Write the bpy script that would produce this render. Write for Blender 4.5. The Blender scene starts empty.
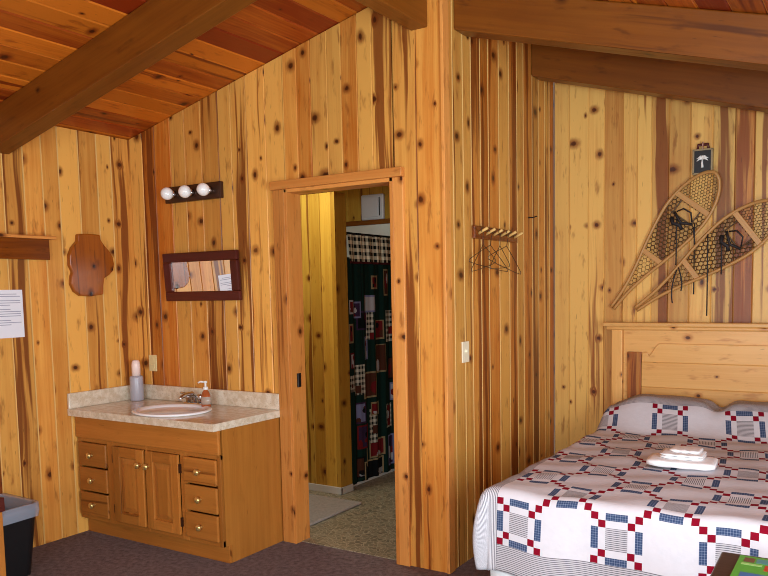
import bpy, bmesh, math, random
from mathutils import Vector, Matrix
random.seed(7)
SC = bpy.context.scene
COL = SC.collection
PI = math.pi

# ------------------------------------------------------------------ camera
F_PX, PPX, PPY = 762.66, 23.21, 66.74
CAM = Vector((4.14544, -3.35185, 1.45134))
YAW, PITCH, ROLL = 0.55152, -0.08346, -0.01782
cd = bpy.data.cameras.new('camera'); cam = bpy.data.objects.new('camera', cd); COL.objects.link(cam)
fw = Vector((-math.sin(YAW)*math.cos(PITCH), math.cos(YAW)*math.cos(PITCH), math.sin(PITCH)))
rt = Vector((math.cos(YAW), math.sin(YAW), 0)); up = rt.cross(fw)
r2 = math.cos(ROLL)*rt + math.sin(ROLL)*up; u2 = -math.sin(ROLL)*rt + math.cos(ROLL)*up
M4 = Matrix.Identity(4)
for i in range(3):
    M4[i][0] = r2[i]; M4[i][1] = u2[i]; M4[i][2] = -fw[i]; M4[i][3] = CAM[i]
cam.matrix_world = M4
cd.sensor_width = 36; cd.lens = F_PX*36/768; cd.shift_x = -PPX/768; cd.shift_y = PPY/768
cd.clip_start = 0.02
SC.camera = cam

# ------------------------------------------------------------------ node helper
def srgb(r, g, b):
    f = lambda c: (c/255/12.92) if c/255 <= .04045 else ((c/255+.055)/1.055)**2.4
    return (f(r), f(g), f(b), 1)

class NT:
    def __init__(s, name):
        s.m = bpy.data.materials.new(name); s.m.use_nodes = True
        s.t = s.m.node_tree; s.b = s.t.nodes['Principled BSDF']
    def n(s, typ, **k):
        nd = s.t.nodes.new(typ)
        for a, v in k.items(): setattr(nd, a, v)
        return nd
    def link(s, a, b): s.t.links.new(a, b)
    def put(s, sock, v):
        if isinstance(v, bpy.types.NodeSocket): s.link(v, sock)
        else: sock.default_value = v
    def math(s, op, a, b=0.0, c=0.0, clamp=False):
        nd = s.n('ShaderNodeMath', operation=op, use_clamp=clamp)
        s.put(nd.inputs[0], a); s.put(nd.inputs[1], b); s.put(nd.inputs[2], c)
        return nd.outputs[0]
    def ramp(s, v, lo, hi, smooth=True):
        nd = s.n('ShaderNodeMapRange', interpolation_type='SMOOTHSTEP' if smooth else 'LINEAR')
        s.put(nd.inputs[0], v); nd.inputs[1].default_value = lo; nd.inputs[2].default_value = hi
        return nd.outputs[0]
    def mix(s, f, a, b, blend='MIX'):
        nd = s.n('ShaderNodeMix', data_type='RGBA', blend_type=blend)
        s.put(nd.inputs[0], f); s.put(nd.inputs[6], a); s.put(nd.inputs[7], b)
        return nd.outputs[2]
    def comb(s, x, y, z=0.0):
        nd = s.n('ShaderNodeCombineXYZ'); s.put(nd.inputs[0], x); s.put(nd.inputs[1], y); s.put(nd.inputs[2], z)
        return nd.outputs[0]
    def noise(s, vec, scale=1.0, detail=2.0, rough=.5, out=0):
        nd = s.n('ShaderNodeTexNoise'); s.put(nd.inputs['Vector'], vec)
        nd.inputs['Scale'].default_value = scale; nd.inputs['Detail'].default_value = detail
        nd.inputs['Roughness'].default_value = rough
        return nd.outputs[out]
    def bump(s, h, strength=.3, dist=.002):
        nd = s.n('ShaderNodeBump'); s.put(nd.inputs['Height'], h)
        nd.inputs['Strength'].default_value = strength; nd.inputs['Distance'].default_value = dist
        s.link(nd.outputs[0], s.b.inputs['Normal'])
    def set(s, col=None, rough=None, metal=None, spec=None, **k):
        if col is not None: s.put(s.b.inputs['Base Color'], col)
        if rough is not None: s.put(s.b.inputs['Roughness'], rough)
        if metal is not None: s.b.inputs['Metallic'].default_value = metal
        if spec is not None: s.b.inputs['Specular IOR Level'].default_value = spec
        for a, v in k.items(): s.put(s.b.inputs[a.replace('_', ' ')], v)
        return s.m

def plain(name, rgb, rough=.5, metal=0, spec=.5, noise=.0, **k):
    n = NT(name); c = srgb(*rgb)
    if noise:
        tc = n.n('ShaderNodeTexCoord').outputs['Object']
        f = n.noise(tc, 60, 3)
        c2 = tuple(x*(1-noise) for x in c[:3])+(1,)
        c = n.mix(f, c, c2)
    return n.set(c, rough, metal, spec, **k)

def wood(name, light, mid, dark, streakcol, knots=.6, streak=.5, fine=90, rough=.38, spec=.35, vary=.35, kx=.135, ky=.36, contrast=1.0):
    """wood grain running along UV.y (metres); 'rnd' holds a per-board tint"""
    n = NT(name)
    uv = n.n('ShaderNodeUVMap'); uv.uv_map = 'UVMap'
    sp = n.n('ShaderNodeSeparateXYZ'); n.link(uv.outputs[0], sp.inputs[0]); u, v = sp.outputs[0], sp.outputs[1]
    at = n.n('ShaderNodeAttribute'); at.attribute_name = 'rnd'
    sr = n.n('ShaderNodeSeparateColor'); n.link(at.outputs['Color'], sr.inputs[0]); R, G, B = sr.outputs
    w = n.noise(n.comb(n.math('MULTIPLY', u, 5), n.math('MULTIPLY', v, 1.6)), 1, 2)
    u1 = n.math('ADD', u, n.math('MULTIPLY', n.math('SUBTRACT', w, .5), .05))
    # knots
    vo = n.n('ShaderNodeTexVoronoi', voronoi_dimensions='2D', feature='F1'); vo.inputs['Scale'].default_value = 1; vo.inputs['Randomness'].default_value = 1
    n.link(n.comb(n.math('DIVIDE', u, kx), n.math('DIVIDE', v, ky)), vo.inputs['Vector'])
    ps = n.n('ShaderNodeSeparateXYZ'); n.link(vo.outputs['Position'], ps.inputs[0])
    cs = n.n('ShaderNodeSeparateColor'); n.link(vo.outputs['Color'], cs.inputs[0])
    du = n.math('MULTIPLY', n.math('SUBTRACT', n.math('DIVIDE', u, kx), ps.outputs[0]), kx)
    du = n.math('MULTIPLY', du, n.math('MULTIPLY_ADD', cs.outputs[2], .75, .5))
    dv = n.math('MULTIPLY', n.math('SUBTRACT', n.math('DIVIDE', v, ky), ps.outputs[1]), ky/1.35)
    d0 = n.math('SQRT', n.math('ADD', n.math('MULTIPLY', du, du), n.math('MULTIPLY', dv, dv)))
    wob = n.noise(n.comb(n.math('MULTIPLY', u, 50), n.math('MULTIPLY', v, 40)), 1, 1)
    d = n.math('ADD', d0, n.math('MULTIPLY', n.math('SUBTRACT', wob, .5), .008))
    ex = n.ramp(cs.outputs[0], 1-knots, 1-knots+.02)
    rad = n.math('MULTIPLY_ADD', cs.outputs[1], .0095, .005)
    rel = n.math('DIVIDE', d, rad)
    core = n.math('MULTIPLY', n.math('SUBTRACT', 1.0, n.ramp(rel, .55, 1.15)), ex)
    halo = n.math('MULTIPLY', n.math('SUBTRACT', 1.0, n.ramp(rel, .9, 2.9)), ex)
    # the grain bends around each knot
    sg = n.math('MULTIPLY', n.math('SIGN', du), n.math('MULTIPLY', halo, .012))
    ug = n.math('SUBTRACT', u1, sg)
    g1 = n.noise(n.comb(n.math('MULTIPLY', ug, fine), n.math('MULTIPLY', v, 1.8)), 1, 3, .6)
    g2 = n.noise(n.comb(n.math('MULTIPLY', ug, 26), n.math('MULTIPLY', v, .9)), 1, 2)
    g3 = n.noise(n.comb(n.math('MULTIPLY', u, 7), n.math('MULTIPLY', v, 3.0)), 1, 2)
    t = n.math('ADD', n.math('MULTIPLY', g1, .45), n.math('MULTIPLY', g2, .55))
    t = n.ramp(t, .5-.2/contrast, .5+.2/contrast)
    tint = n.math('MULTIPLY_ADD', R, vary*1.6, n.math('MULTIPLY_ADD', t, .5, n.math('MULTIPLY_ADD', g3, .5, -.3-vary*.5)), clamp=True)
    c = n.mix(tint, srgb(*light), srgb(*mid))
    # dark heartwood streaks along the board
    s1 = n.noise(n.comb(n.math('MULTIPLY', ug, 20), n.math('MULTIPLY', v, .55)), 1, 2.5, .55)
    s1 = n.math('ADD', s1, n.math('MULTIPLY', n.math('SUBTRACT', B, .5), .32))
    st = n.ramp(s1, .74-streak*.22, .82-streak*.2)
    c = n.mix(n.math('MULTIPLY', st, .85), c, srgb(*streakcol))
    bl = n.noise(n.comb(n.math('MULTIPLY', ug, 24), n.math('MULTIPLY', v, 5.5)), 1, 3, .6)
    c = n.mix(n.math('MULTIPLY', n.ramp(bl, .56, .74), .55*(1 if knots else .4)), c, srgb(*streakcol))
    # tiny pitch flecks
    fl = n.noise(n.comb(n.math('MULTIPLY', u1, 130), n.math('MULTIPLY', v, 14)), 1, 1)
    c = n.mix(n.math('MULTIPLY', n.ramp(fl, .72, .8), .5), c, srgb(*dark))
    c = n.mix(n.math('MULTIPLY', halo, .75), c, srgb(*streakcol))
    c = n.mix(n.math('MULTIPLY', core, .92), c, srgb(*dark))
    val = n.math('MULTIPLY_ADD', G, .36, .80)
    hv = n.n('ShaderNodeHueSaturation'); n.link(val, hv.inputs['Value']); n.link(c, hv.inputs['Color'])
    n.bump(n.math('SUBTRACT', g1, n.math('MULTIPLY', core, .8)), .12, .002)
    return n.set(hv.outputs[0], n.math('MULTIPLY_ADD', g1, .15, rough-.07), 0, spec)

MAT = {}
MAT['pine'] = wood('knotty_pine', (226,166,80), (182,100,28), (66,26,6), (114,48,10), knots=.62, streak=.66, vary=.62)
MAT['pine_pale'] = wood('pale_knotty_pine', (220,172,92), (176,100,36), (70,28,8), (122,54,14), knots=.6, streak=.82, vary=1.0)
MAT['pine_green'] = wood('bathroom_pine', (204,164,66), (170,120,34), (74,30,8), (112,56,12), knots=.55, streak=.5, vary=.4)
MAT['ceil'] = wood('stained_ceiling_pine', (196,106,26), (134,42,8), (60,20,6), (104,28,6), knots=.35, streak=.45, vary=.85)
MAT['beam'] = wood('brown_stained_beam', (138,78,20), (108,54,10), (50,20,6), (80,38,10), knots=.25, streak=.3, vary=.3, ky=.6)
MAT['trim'] = wood('orange_pine_trim', (214,146,74), (184,108,42), (60,24,6), (120,58,18), knots=.3, streak=.35, vary=.3)
MAT['alder'] = wood('honey_alder', (178,112,46), (140,80,26), (70,30,8), (104,54,16), knots=.0, streak=.3, vary=.3, fine=120, rough=.3)
MAT['alder_side'] = wood('honey_alder_panel', (184,120,50), (152,90,32), (70,30,8), (126,70,22), knots=.0, streak=.2, vary=.3, fine=150, rough=.3)
MAT['headboard'] = wood('clear_headboard_pine', (226,172,100), (204,140,66), (70,34,10), (170,98,40), knots=.28, streak=.2, vary=.4, rough=.32)
MAT['slab'] = wood('varnished_slab', (160,84,16), (96,38,6), (40,14,4), (64,22,4), knots=.5, streak=.75, vary=.5, rough=.22, spec=.5)
MAT['ash'] = wood('bent_ash', (190,140,80), (150,98,44), (60,30,10), (112,66,26), knots=0, streak=.35, vary=.3)
MAT['redwood'] = wood('dark_red_frame_wood', (82,26,16), (56,16,10), (30,8,6), (40,12,8), knots=0, streak=.3, vary=.3, rough=.3)
MAT['darkbrown'] = wood('dark_brown_top', (54,32,34), (40,22,24), (24,12,12), (34,18,18), knots=0, streak=.3, vary=.3, rough=.35)
MAT['bronze'] = plain('dark_bronze', (74,48,34), .35, .6)
MAT['pale_groove'] = plain('bare_wood_groove', (216,172,98), .6)
MAT['ceil_groove'] = plain('bare_ceiling_groove', (214,150,74), .6)
MAT['white'] = plain('white_plastic', (232,230,224), .35)
MAT['globe'] = plain('white_glass_globe', (244,242,238), .15, 0, .6)
MAT['porcelain'] = plain('white_porcelain', (246,248,250), .12, 0, .6)
MAT['chrome'] = plain('polished_chrome', (210,212,216), .12, 1)
MAT['brass'] = plain('satin_brass', (222,190,120), .28, .8)
MAT['black'] = plain('black_plastic', (14,14,16), .4)
MAT['blackfab'] = plain('black_leather', (34,26,26), .7)
MAT['iron'] = plain('black_iron', (30,24,22), .5, .5)
MAT['wire'] = plain('dark_wire', (70,58,48), .4, .6)
MAT['gut'] = plain('rawhide_lacing', (84,58,30), .6)
MAT['paper'] = plain('white_paper', (226,226,232), .8)
MAT['ink'] = plain('grey_print', (150,152,168), .8)
MAT['ivory'] = plain('ivory_plate', (222,204,150), .4)
MAT['ivory2'] = plain('white_ivory_plate', (236,226,196), .4)
MAT['towel'] = plain('white_terry', (252,250,250), .95, 0, .1, noise=.05)
MAT['skirt'] = plain('white_cotton', (234,232,232), .9, 0, .1)
MAT['pillow'] = plain('beige_pillowcase', (214,190,170), .9, 0, .1)
MAT['mattress'] = plain('white_mattress', (220,216,210), .9, 0, .1)
MAT['surround'] = plain('white_shower_panel', (226,224,214), .3)
MAT['vent'] = plain('grey_white_vent', (206,208,212), .4)
MAT['shadow_slot'] = plain('dark_slot', (40,42,46), .8)
MAT['mat'] = plain('grey_bath_mat', (176,168,160), .95, 0, .1, noise=.4)
MAT['basebd'] = plain('white_baseboard', (196,196,186), .5)
MAT['rubber'] = plain('dark_rubber', (34,32,34), .7)

def m_carpet():
    n = NT('mauve_brown_carpet'); tc = n.n('ShaderNodeTexCoord').outputs['Object']
    a = n.noise(tc, 420, 2); b = n.noise(tc, 38, 3)
    f = n.math('ADD', n.math('MULTIPLY', a, .65), n.math('MULTIPLY', b, .35))
    c = n.mix(n.ramp(f, .36, .64), srgb(88,74,72), srgb(142,124,122))
    n.bump(a, .8, .006)
    return n.set(c, .95, 0, .1)
MAT['carpet'] = m_carpet()
def m_vinyl():
    n = NT('patterned_vinyl'); tc = n.n('ShaderNodeTexCoord').outputs['Object']
    vo = n.n('ShaderNodeTexVoronoi', feature='F1'); n.link(tc, vo.inputs['Vector']); vo.inputs['Scale'].default_value = 34
    vd = n.n('ShaderNodeTexVoronoi', feature='DISTANCE_TO_EDGE'); n.link(tc, vd.inputs['Vector']); vd.inputs['Scale'].default_value = 34
    s = n.n('ShaderNodeSeparateColor'); n.link(vo.outputs['Color'], s.inputs[0])
    c = n.mix(s.outputs[0], srgb(108,98,76), srgb(158,146,118))
    c = n.mix(n.math('MULTIPLY', n.noise(tc, 9, 3), .5), c, srgb(112,112,92))
    c = n.mix(n.ramp(vd.outputs['Distance'], .02, .08), srgb(172,162,136), c)
    return n.set(c, .35, 0, .4)
MAT['vinyl'] = m_vinyl()
def m_counter():
    n = NT('speckled_laminate'); tc = n.n('ShaderNodeTexCoord').outputs['Object']
    a = n.noise(tc, 26, 4, .6); b = n.noise(tc, 160, 2)
    c = n.mix(n.ramp(a, .35, .65), srgb(224,212,190), srgb(204,186,158))
    c = n.mix(n.math('MULTIPLY', n.ramp(b, .6, .7), .5), c, srgb(146,120,96))
    return n.set(c, .14, 0, .6)
MAT['counter'] = m_counter()
def m_mirror():
    n = NT('mirror_glass'); return n.set((.93,.93,.92,1), .0, 1)
MAT['mirror'] = m_mirror()
def m_clear(name, rgb, alpha, rough=.1):
    n = NT(name); return n.set(srgb(*rgb), rough, 0, .5, Alpha=alpha)
MAT['liner'] = m_clear('translucent_bag', (190,198,214), .42, .3)
MAT['amber'] = m_clear('amber_soap', (170,84,40), .85, .1)
MAT['clearpl'] = m_clear('clear_plastic', (206,196,180), .6, .1)
MAT['greycup'] = plain('grey_bottle', (168,166,174), .3)
MAT['pinkcap'] = plain('pale_pink_cap', (240,218,206), .35)

def uvs(n):
    uv = n.n('ShaderNodeUVMap'); uv.uv_map = 'UVMap'
    sp = n.n('ShaderNodeSeparateXYZ'); n.link(uv.outputs[0], sp.inputs[0]); return sp.outputs[0], sp.outputs[1]
def cloth_bump(n, u, v, k=.25):
    q = n.noise(n.comb(n.math('MULTIPLY', u, 42), n.math('MULTIPLY', v, 42)), 1, 3)
    n.bump(q, k, .006)
def m_fabric(name, c1, c2=None, mode='plain', period=.012, duty=.45):
    n = NT(name); u, v = uvs(n)
    if mode == 'plain':
        q = n.noise(n.comb(n.math('MULTIPLY', u, 30), n.math('MULTIPLY', v, 30)), 1, 3)
        c = n.mix(n.math('MULTIPLY', q, .5), srgb(*c1), srgb(*(c2 or c1)))
    elif mode in 'uv':
        x = n.math('FRACT', n.math('DIVIDE', u if mode == 'u' else v, period))
        c = n.mix(n.math('LESS_THAN', x, duty), srgb(*c1), srgb(*c2))
    else:
        x = n.math('LESS_THAN', n.math('FRACT', n.math('DIVIDE', u, period)), duty)
        y = n.math('LESS_THAN', n.math('FRACT', n.math('DIVIDE', v, period)), duty)
        c = n.mix(n.math('MULTIPLY', n.math('ADD', x, y), .5), srgb(*c1), srgb(*c2))
    cloth_bump(n, u, v)
    return n.set(c, .95, 0, .1)
MAT['q_white'] = m_fabric('quilt_white_cotton', (218,215,220), (194,190,193))
MAT['q_red'] = m_fabric('quilt_red_cotton', (138,12,36), (116,8,30))
MAT['q_blue'] = m_fabric('quilt_blue_plaid', (54,72,104), (132,142,166), 'plaid', .0094, .22)
MAT['q_strv'] = m_fabric('quilt_grey_pinstripe_lengthwise', (216,214,218), (112,112,120), 'u', .0075, .42)
MAT['q_strh'] = m_fabric('quilt_grey_pinstripe_crosswise', (196,192,196), (96,94,100), 'v', .0075, .36)
MAT['v_ging'] = m_fabric('black_white_gingham', (226,220,186), (18,24,20), 'plaid', .052, .5)
MAT['v_hem'] = m_fabric('dark_red_hem', (70,22,24), (50,16,18))
MAT['c_green'] = m_fabric('dark_green_cotton', (17,42,35), (12,32,28))
MAT['c_black'] = m_fabric('black_cotton', (18,22,22), (14,16,18))
MAT['c_red'] = m_fabric('dark_red_cotton', (112,28,30), (70,16,20))
MAT['c_cream'] = m_fabric('cream_cotton', (140,126,92), (122,106,76))
MAT['c_blue'] = m_fabric('grey_blue_cotton', (120,124,156), (90,96,132))
MAT['c_brown'] = m_fabric('brown_cotton', (78,44,30), (54,32,24))
MAT['c_ging'] = m_fabric('small_gingham', (190,188,168), (30,38,36), 'plaid', .040, .5)
MAT['c_purple'] = m_fabric('dusky_purple_cotton', (58,40,66), (40,28,50))
MAT['c_white'] = m_fabric('white_cotton_print', (168,170,172), (146,150,152))

# ------------------------------------------------------------------ mesh builder
class MB:
    def __init__(s): s.v = []; s.f = []; s.uv = []; s.rn = []; s.mi = []
    def add(s, verts, faces, grain=(0,0,1), mi=0, rnd=None, uvs=None, off=None):
        g = Vector(grain).normalized(); b = len(s.v)
        verts = [Vector(p) for p in verts]
        s.v += [tuple(p) for p in verts]
        r = rnd or (random.random(), random.random(), random.random())
        off = off or (random.uniform(0, 40), random.uniform(0, 40))
        for k, f in enumerate(faces):
            s.f.append([b+i for i in f]); s.mi.append(mi if isinstance(mi, int) else mi[k])
            if uvs is not None:
                for i in f: s.uv.append(uvs[i]); s.rn.append(r)
                continue
            nrm = Vector((0,0,0))
            for i in range(len(f)):
                nrm += (verts[f[i]]-verts[f[0]]).cross(verts[f[(i+1) % len(f)]]-verts[f[0]])
            nrm = nrm.normalized() if nrm.length > 1e-12 else Vector((0,0,1))
            if abs(nrm.dot(g)) > .8:
                a = g.orthogonal().normalized(); bb = g.cross(a)
                for i in f: s.uv.append((verts[i].dot(a)+off[0], verts[i].dot(bb)+off[1])); s.rn.append(r)
            else:
                a = g.cross(nrm).normalized()
                for i in f: s.uv.append((verts[i].dot(a)+off[0], verts[i].dot(g)+off[1])); s.rn.append(r)
        return s
    def box(s, x0, x1, y0, y1, z0, z1, grain=None, mi=0, M=None, rnd=None):
        P = [(x0,y0,z0),(x1,y0,z0),(x1,y1,z0),(x0,y1,z0),(x0,y0,z1),(x1,y0,z1),(x1,y1,z1),(x0,y1,z1)]
        if grain is None:
            d = (x1-x0, y1-y0, z1-z0); k = d.index(max(d)); grain = [0,0,0]; grain[k] = 1
        if M is not None:
            P = [M @ Vector(p) for p in P]; grain = M.to_3x3() @ Vector(grain)
        return s.hexa(P, grain, mi, rnd)
    def hexa(s, P, grain, mi=0, rnd=None):
        return s.add(P, [(0,3,2,1),(4,5,6,7),(0,1,5,4),(1,2,6,5),(2,3,7,6),(3,0,4,7)], grain, mi, rnd)
    def prism(s, poly, ext, grain, mi=0, rnd=None):
        """poly: 3d points of one face, ext: extrusion vector"""
        n = len(poly); e = Vector(ext)
        P = [Vector(p) for p in poly]+[Vector(p)+e for p in poly]
        F = [tuple(range(n))[::-1], tuple(range(n, 2*n))]+[(i, (i+1) % n, n+(i+1) % n, n+i) for i in range(n)]
        return s.add(P, F, grain, mi, rnd)
    def tube(s, pts, r, sides=8, mi=0, closed=False, rnd=None, sy=1.0, nrm=None):
        pts = [Vector(p) for p in pts]; n = len(pts)
        ra = r if isinstance(r, (list, tuple)) else [r]*n
        P, F, UV = [], [], []; prev = None; dist = 0
        for i in range(n):
            if closed: t = pts[(i+1) % n]-pts[i-1]
            else: t = pts[min(i+1, n-1)]-pts[max(i-1, 0)]
            if t.length < 1e-9: t = Vector((0,0,1))
            t.normalize()
            if nrm is not None: a = Vector(nrm) - t*t.dot(Vector(nrm))
            elif prev is None: a = t.orthogonal()
            else: a = prev - t*prev.dot(t)
            if a.length < 1e-6: a = t.orthogonal()
            a.normalize(); prev = a; b = t.cross(a)
            if i: dist += (pts[i]-pts[i-1]).length
            for k in range(sides):
                th = 2*PI*(k+.5)/sides
                P.append(pts[i]+a*math.cos(th)*ra[i]*sy+b*math.sin(th)*ra[i]); UV.append((k*ra[i]*6.28/sides, dist))
        m = n if closed else n-1
        for i in range(m):
            for k in range(sides):
                F.append((i*sides+k, i*sides+(k+1) % sides, ((i+1) % n)*sides+(k+1) % sides, ((i+1) % n)*sides+k))
        if not closed:
            F.append(tuple(range(sides))[::-1]); F.append(tuple(range((n-1)*sides, n*sides)))
        return s.add(P, F, (0,0,1), mi, rnd, uvs=UV)
    def lathe(s, prof, c=(0,0,0), seg=24, mi=0, sx=1, sy=1, M=None):
        P, F = [], []; n = len(prof)
        for (r, z) in prof:
            for k in range(seg):
                th = 2*PI*k/seg; p = Vector((r*sx*math.cos(th), r*sy*math.sin(th), z))
                p = (M @ p) if M is not None else p
                P.append(p+Vector(c))
        for i in range(n-1):
            for k in range(seg):
                F.append((i*seg+k, i*seg+(k+1) % seg, (i+1)*seg+(k+1) % seg, (i+1)*seg+k))
        if prof[0][0] > 1e-4: F.append(tuple(range(seg))[::-1])
        if prof[-1][0] > 1e-4: F.append(tuple(range((n-1)*seg, n*seg)))
        return s.add(P, F, (0,0,1), mi)
    def build(s, name, mats, parent=None, bevel=0, smooth=False, segs=2, loc=None):
        o = None
        me = bpy.data.meshes.new(name)
        off = Vector((0,0,0))
        if parent is not None: off = parent.location
        elif loc is not None: off = Vector(loc)
        me.from_pydata([tuple(Vector(p)-off) for p in s.v], [], s.f)
        me.uv_layers.new(name='UVMap'); me.color_attributes.new('rnd', 'FLOAT_COLOR', 'CORNER')
        me.uv_layers['UVMap'].data.foreach_set('uv', [c for q in s.uv for c in q])
        me.color_attributes['rnd'].data.foreach_set('color', [c for r in s.rn for c in (r[0], r[1], r[2], 1)])
        me.polygons.foreach_set('material_index', s.mi)
        for m in (mats if isinstance(mats, (list, tuple)) else [mats]):
            me.materials.append(MAT[m] if isinstance(m, str) else m)
        bm = bmesh.new(); bm.from_mesh(me)
        bmesh.ops.recalc_face_normals(bm, faces=bm.faces); bm.to_mesh(me); bm.free()
        if smooth: me.polygons.foreach_set('use_smooth', [True]*len(me.polygons))
        me.update()
        o = bpy.data.objects.new(name, me); COL.objects.link(o)
        if parent is not None: o.parent = parent
        else: o.location = off
        if bevel:
            md = o.modifiers.new('bevel', 'BEVEL'); md.width = bevel; md.segments = segs; md.limit_method = 'ANGLE'; md.angle_limit = .6
        return o

def tag(o, label=None, cat=None, group=None, kind=None):
    if label: o['label'] = label
    if cat: o['category'] = cat
    if group: o['group'] = group
    if kind: o['kind'] = kind
    return o
def thing(name, loc, label, cat, group=None):
    o = bpy.data.objects.new(name, None); COL.objects.link(o); o.location = loc; o.empty_display_size = .1
    return tag(o, label, cat, group)
def struct(o): o['kind'] = 'structure'; return o
def sub(o, parent, label=None):
    """re-parent a built top-level mesh under a part, keeping its place"""
    o.parent = parent; o.location = Vector(o.location)-parent.matrix_basis.translation if False else o.location
    return o
def copy_tree(o, parent=None):
    c = o.copy(); COL.objects.link(c); c.parent = parent
    for ch in list(o.children): copy_tree(ch, c)
    return c

# ------------------------------------------------------------------ shell dimensions
XC, YD = 2.313, 1.506           # wall with hooks (x = XC), wall behind the bed (y = YD)
XE, YR = 5.4, -5.2              # right and rear walls, behind the camera
XR = 2.19                       # ridge
ZL, ML, MR = 2.459, 0.2374, 0.285
ZRG = ZL+ML*XR
def zc(x): return ZL+ML*x if x <= XR else ZRG-MR*(x-XR)

def planks(name, mats, P, u0, u1, lo, hi, breaks=(), width=.118, cham=.0045, depth=.006, back=.03, grain=(0,0,1), jitter=.25, mb=None, joints=0):
    """boards side by side: P(u, v, w) -> point; lo(u)/hi(u) ends; w < 0 is into the wall"""
    mb = mb or MB(); us = [u0]
    while us[-1] < u1-width*.6:
        us.append(us[-1]+width*(1+random.uniform(-jitter, jitter)))
    us[-1] = u1
    for a, b in zip(us[:-1], us[1:]):
        cuts = sorted([a, b]+[q for q in breaks if a+.0003 < q < b-.0003])
        r = (random.random(), random.random(), random.random()); off = (random.uniform(0, 40), random.uniform(0, 40))
        for p, q in zip(cuts[:-1], cuts[1:]):
            e = 2e-4
            l0, l1, h0, h1 = lo(p+e), lo(q-e), hi(p+e), hi(q-e)
            if h0-l0 < .01: continue
            ca = cham if p == a else 0; cb = cham if q == b else 0
            def col(u, w):
                t = (u-p)/(q-p); return (P(u, l0+(l1-l0)*t, w), P(u, h0+(h1-h0)*t, w))
            A0, A1 = col(p, -depth if ca else 0); B0, B1 = col(p+ca, 0); C0, C1 = col(q-cb, 0); D0, D1 = col(q, -depth if cb else 0)
            E0, E1 = col(p, -back); G0, G1 = col(q, -back)
            V = [A0,B0,C0,D0,A1,B1,C1,D1,E0,G0,E1,G1]
            Fs = [(0,1,5,4),(1,2,6,5),(2,3,7,6),(0,8,9,3,2,1),(4,5,6,7,11,10),(8,10,11,9)]
            mb.add(V, Fs, grain, [1 if ca else 0, 0, 0, 0, 0, 0], r, off=off)
    return mb

# walls ---------------------------------------------------------------
DX0, DX1, DZ = 1.30, 2.025, 2.03   # doorway
mb = planks('w', None, lambda u, v, w: (-0+w, u, v), YR, .02, lambda u: 0, lambda u: ZL-.005)
# camera sees +x side: w along +x outwards
mb.box(-.12, -.03, YR, 2.4, 0, ZL)
struct(mb.build('wall_left', ['pine', 'pale_groove']))

mb = planks('w', None, lambda u, v, w: (u, -w, v), .0, XC,
            lambda u: DZ if DX0 < u < DX1 else 0, lambda u: zc(u)-.004, breaks=(DX0, DX1, XR))
for (a, b, z0) in ((0, DX0, 0), (DX0, DX1, DZ), (DX1, XC-.03, 0)):
    mb.prism([(a,.03,z0),(b,.03,z0),(b,.03,zc(b)-.01),(a,.03,zc(a)-.01)], (0,.07,0), (0,0,1))
struct(mb.build('wall_back', ['pine', 'pale_groove']))

mb = planks('w', None, lambda u, v, w: (XC+w, u, v), .0, YD-.002, lambda u: 0, lambda u: zc(XC)-.005, width=.112)
mb.box(XC-.12, XC-.03, .03, 2.3, 0, zc(XC)-.02)
struct(mb.build('wall_right', ['pine', 'pale_groove']))

mb = planks('w', None, lambda u, v, w: (u, YD-w, v), XC+.004, XE, lambda u: 0, lambda u: zc(u)-.004, width=.115)
mb.prism([(XC,YD+.03,0),(XE,YD+.03,0),(XE,YD+.03,zc(XE)-.01),(XC,YD+.03,zc(XC)-.01)], (0,.08,0), (0,0,1))
struct(mb.build('wall_bed', ['pine_pale', 'pale_groove']))

# corner board on the outer corner
mb = MB(); mb.box(XC-.006, XC+.012, -.012, .05, 0, zc(XC)-.03, (0,0,1), rnd=(.2,.9,.2))
struct(mb.build('trim_1', 'trim', bevel=.003))

# walls behind the camera, each with a window opening
def hole_wall(name, P, u0, u1, hi, win):
    mb = MB(); a, b, z0, z1 = win
    for (p, q, l, h) in ((u0, a, 0, None), (b, u1, 0, None), (a, b, 0, z0), (a, b, z1, None)):
        hp, hq = (hi(p), hi(q)) if h is None else (h, h)
        if p < XR < q and h is None and name == 'wall_rear':
            poly = [P(p,l,0), P(q,l,0), P(q,hq,0), P(XR,hi(XR),0), P(p,hp,0)]
        else: poly = [P(p,l,0), P(q,l,0), P(q,hq,0), P(p,hp,0)]
        e = Vector(P(p,l,1))-Vector(P(p,l,0))
        mb.prism(poly, e*.1, (0,0,1), rnd=(.5,.5,.3))
    return struct(mb.build(name, 'pine'))
WIN_R = (2.3, 4.9, .7, 2.0); WIN_E = (-3.6, -.6, .75, 1.85)
hole_wall('wall_rear', lambda u, v, w: (u, YR-w, v), 0, XE, lambda u: zc(u)-.005, WIN_R)
hole_wall('wall_east', lambda u, v, w: (XE+w, u, v), YR, YD, lambda u: zc(XE)-.005, WIN_E)
for i, (P, W) in enumerate(((lambda u, v: (u, YR, v), WIN_R), (lambda u, v: (XE, u, v), WIN_E))):
    e = struct(thing('window_%d' % (i+1), P(W[0], W[2]), None, None)); mb = MB()
    a, b, z0, z1 = W; t = .05
    def bar(p, q, l, h):
        A = Vector(P(p, l)); B = Vector(P(q, h)); d = Vector((0,.04,0)) if i == 0 else Vector((.04,0,0))
        A -= d*.3; B += d*.7
        mb.box(min(A.x,B.x), max(A.x,B.x), min(A.y,B.y), max(A.y,B.y), min(A.z,B.z), max(A.z,B.z))
    bar(a-t, a+t, z0-t, z1+t); bar(b-t, b+t, z0-t, z1+t); bar(a, b, z0-t, z0+t); bar(a, b, z1-t, z1+t); bar((a+b)/2-.02, (a+b)/2+.02, z0, z1)
    struct(mb.build('window_frame', 'trim', e, bevel=.004))

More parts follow.
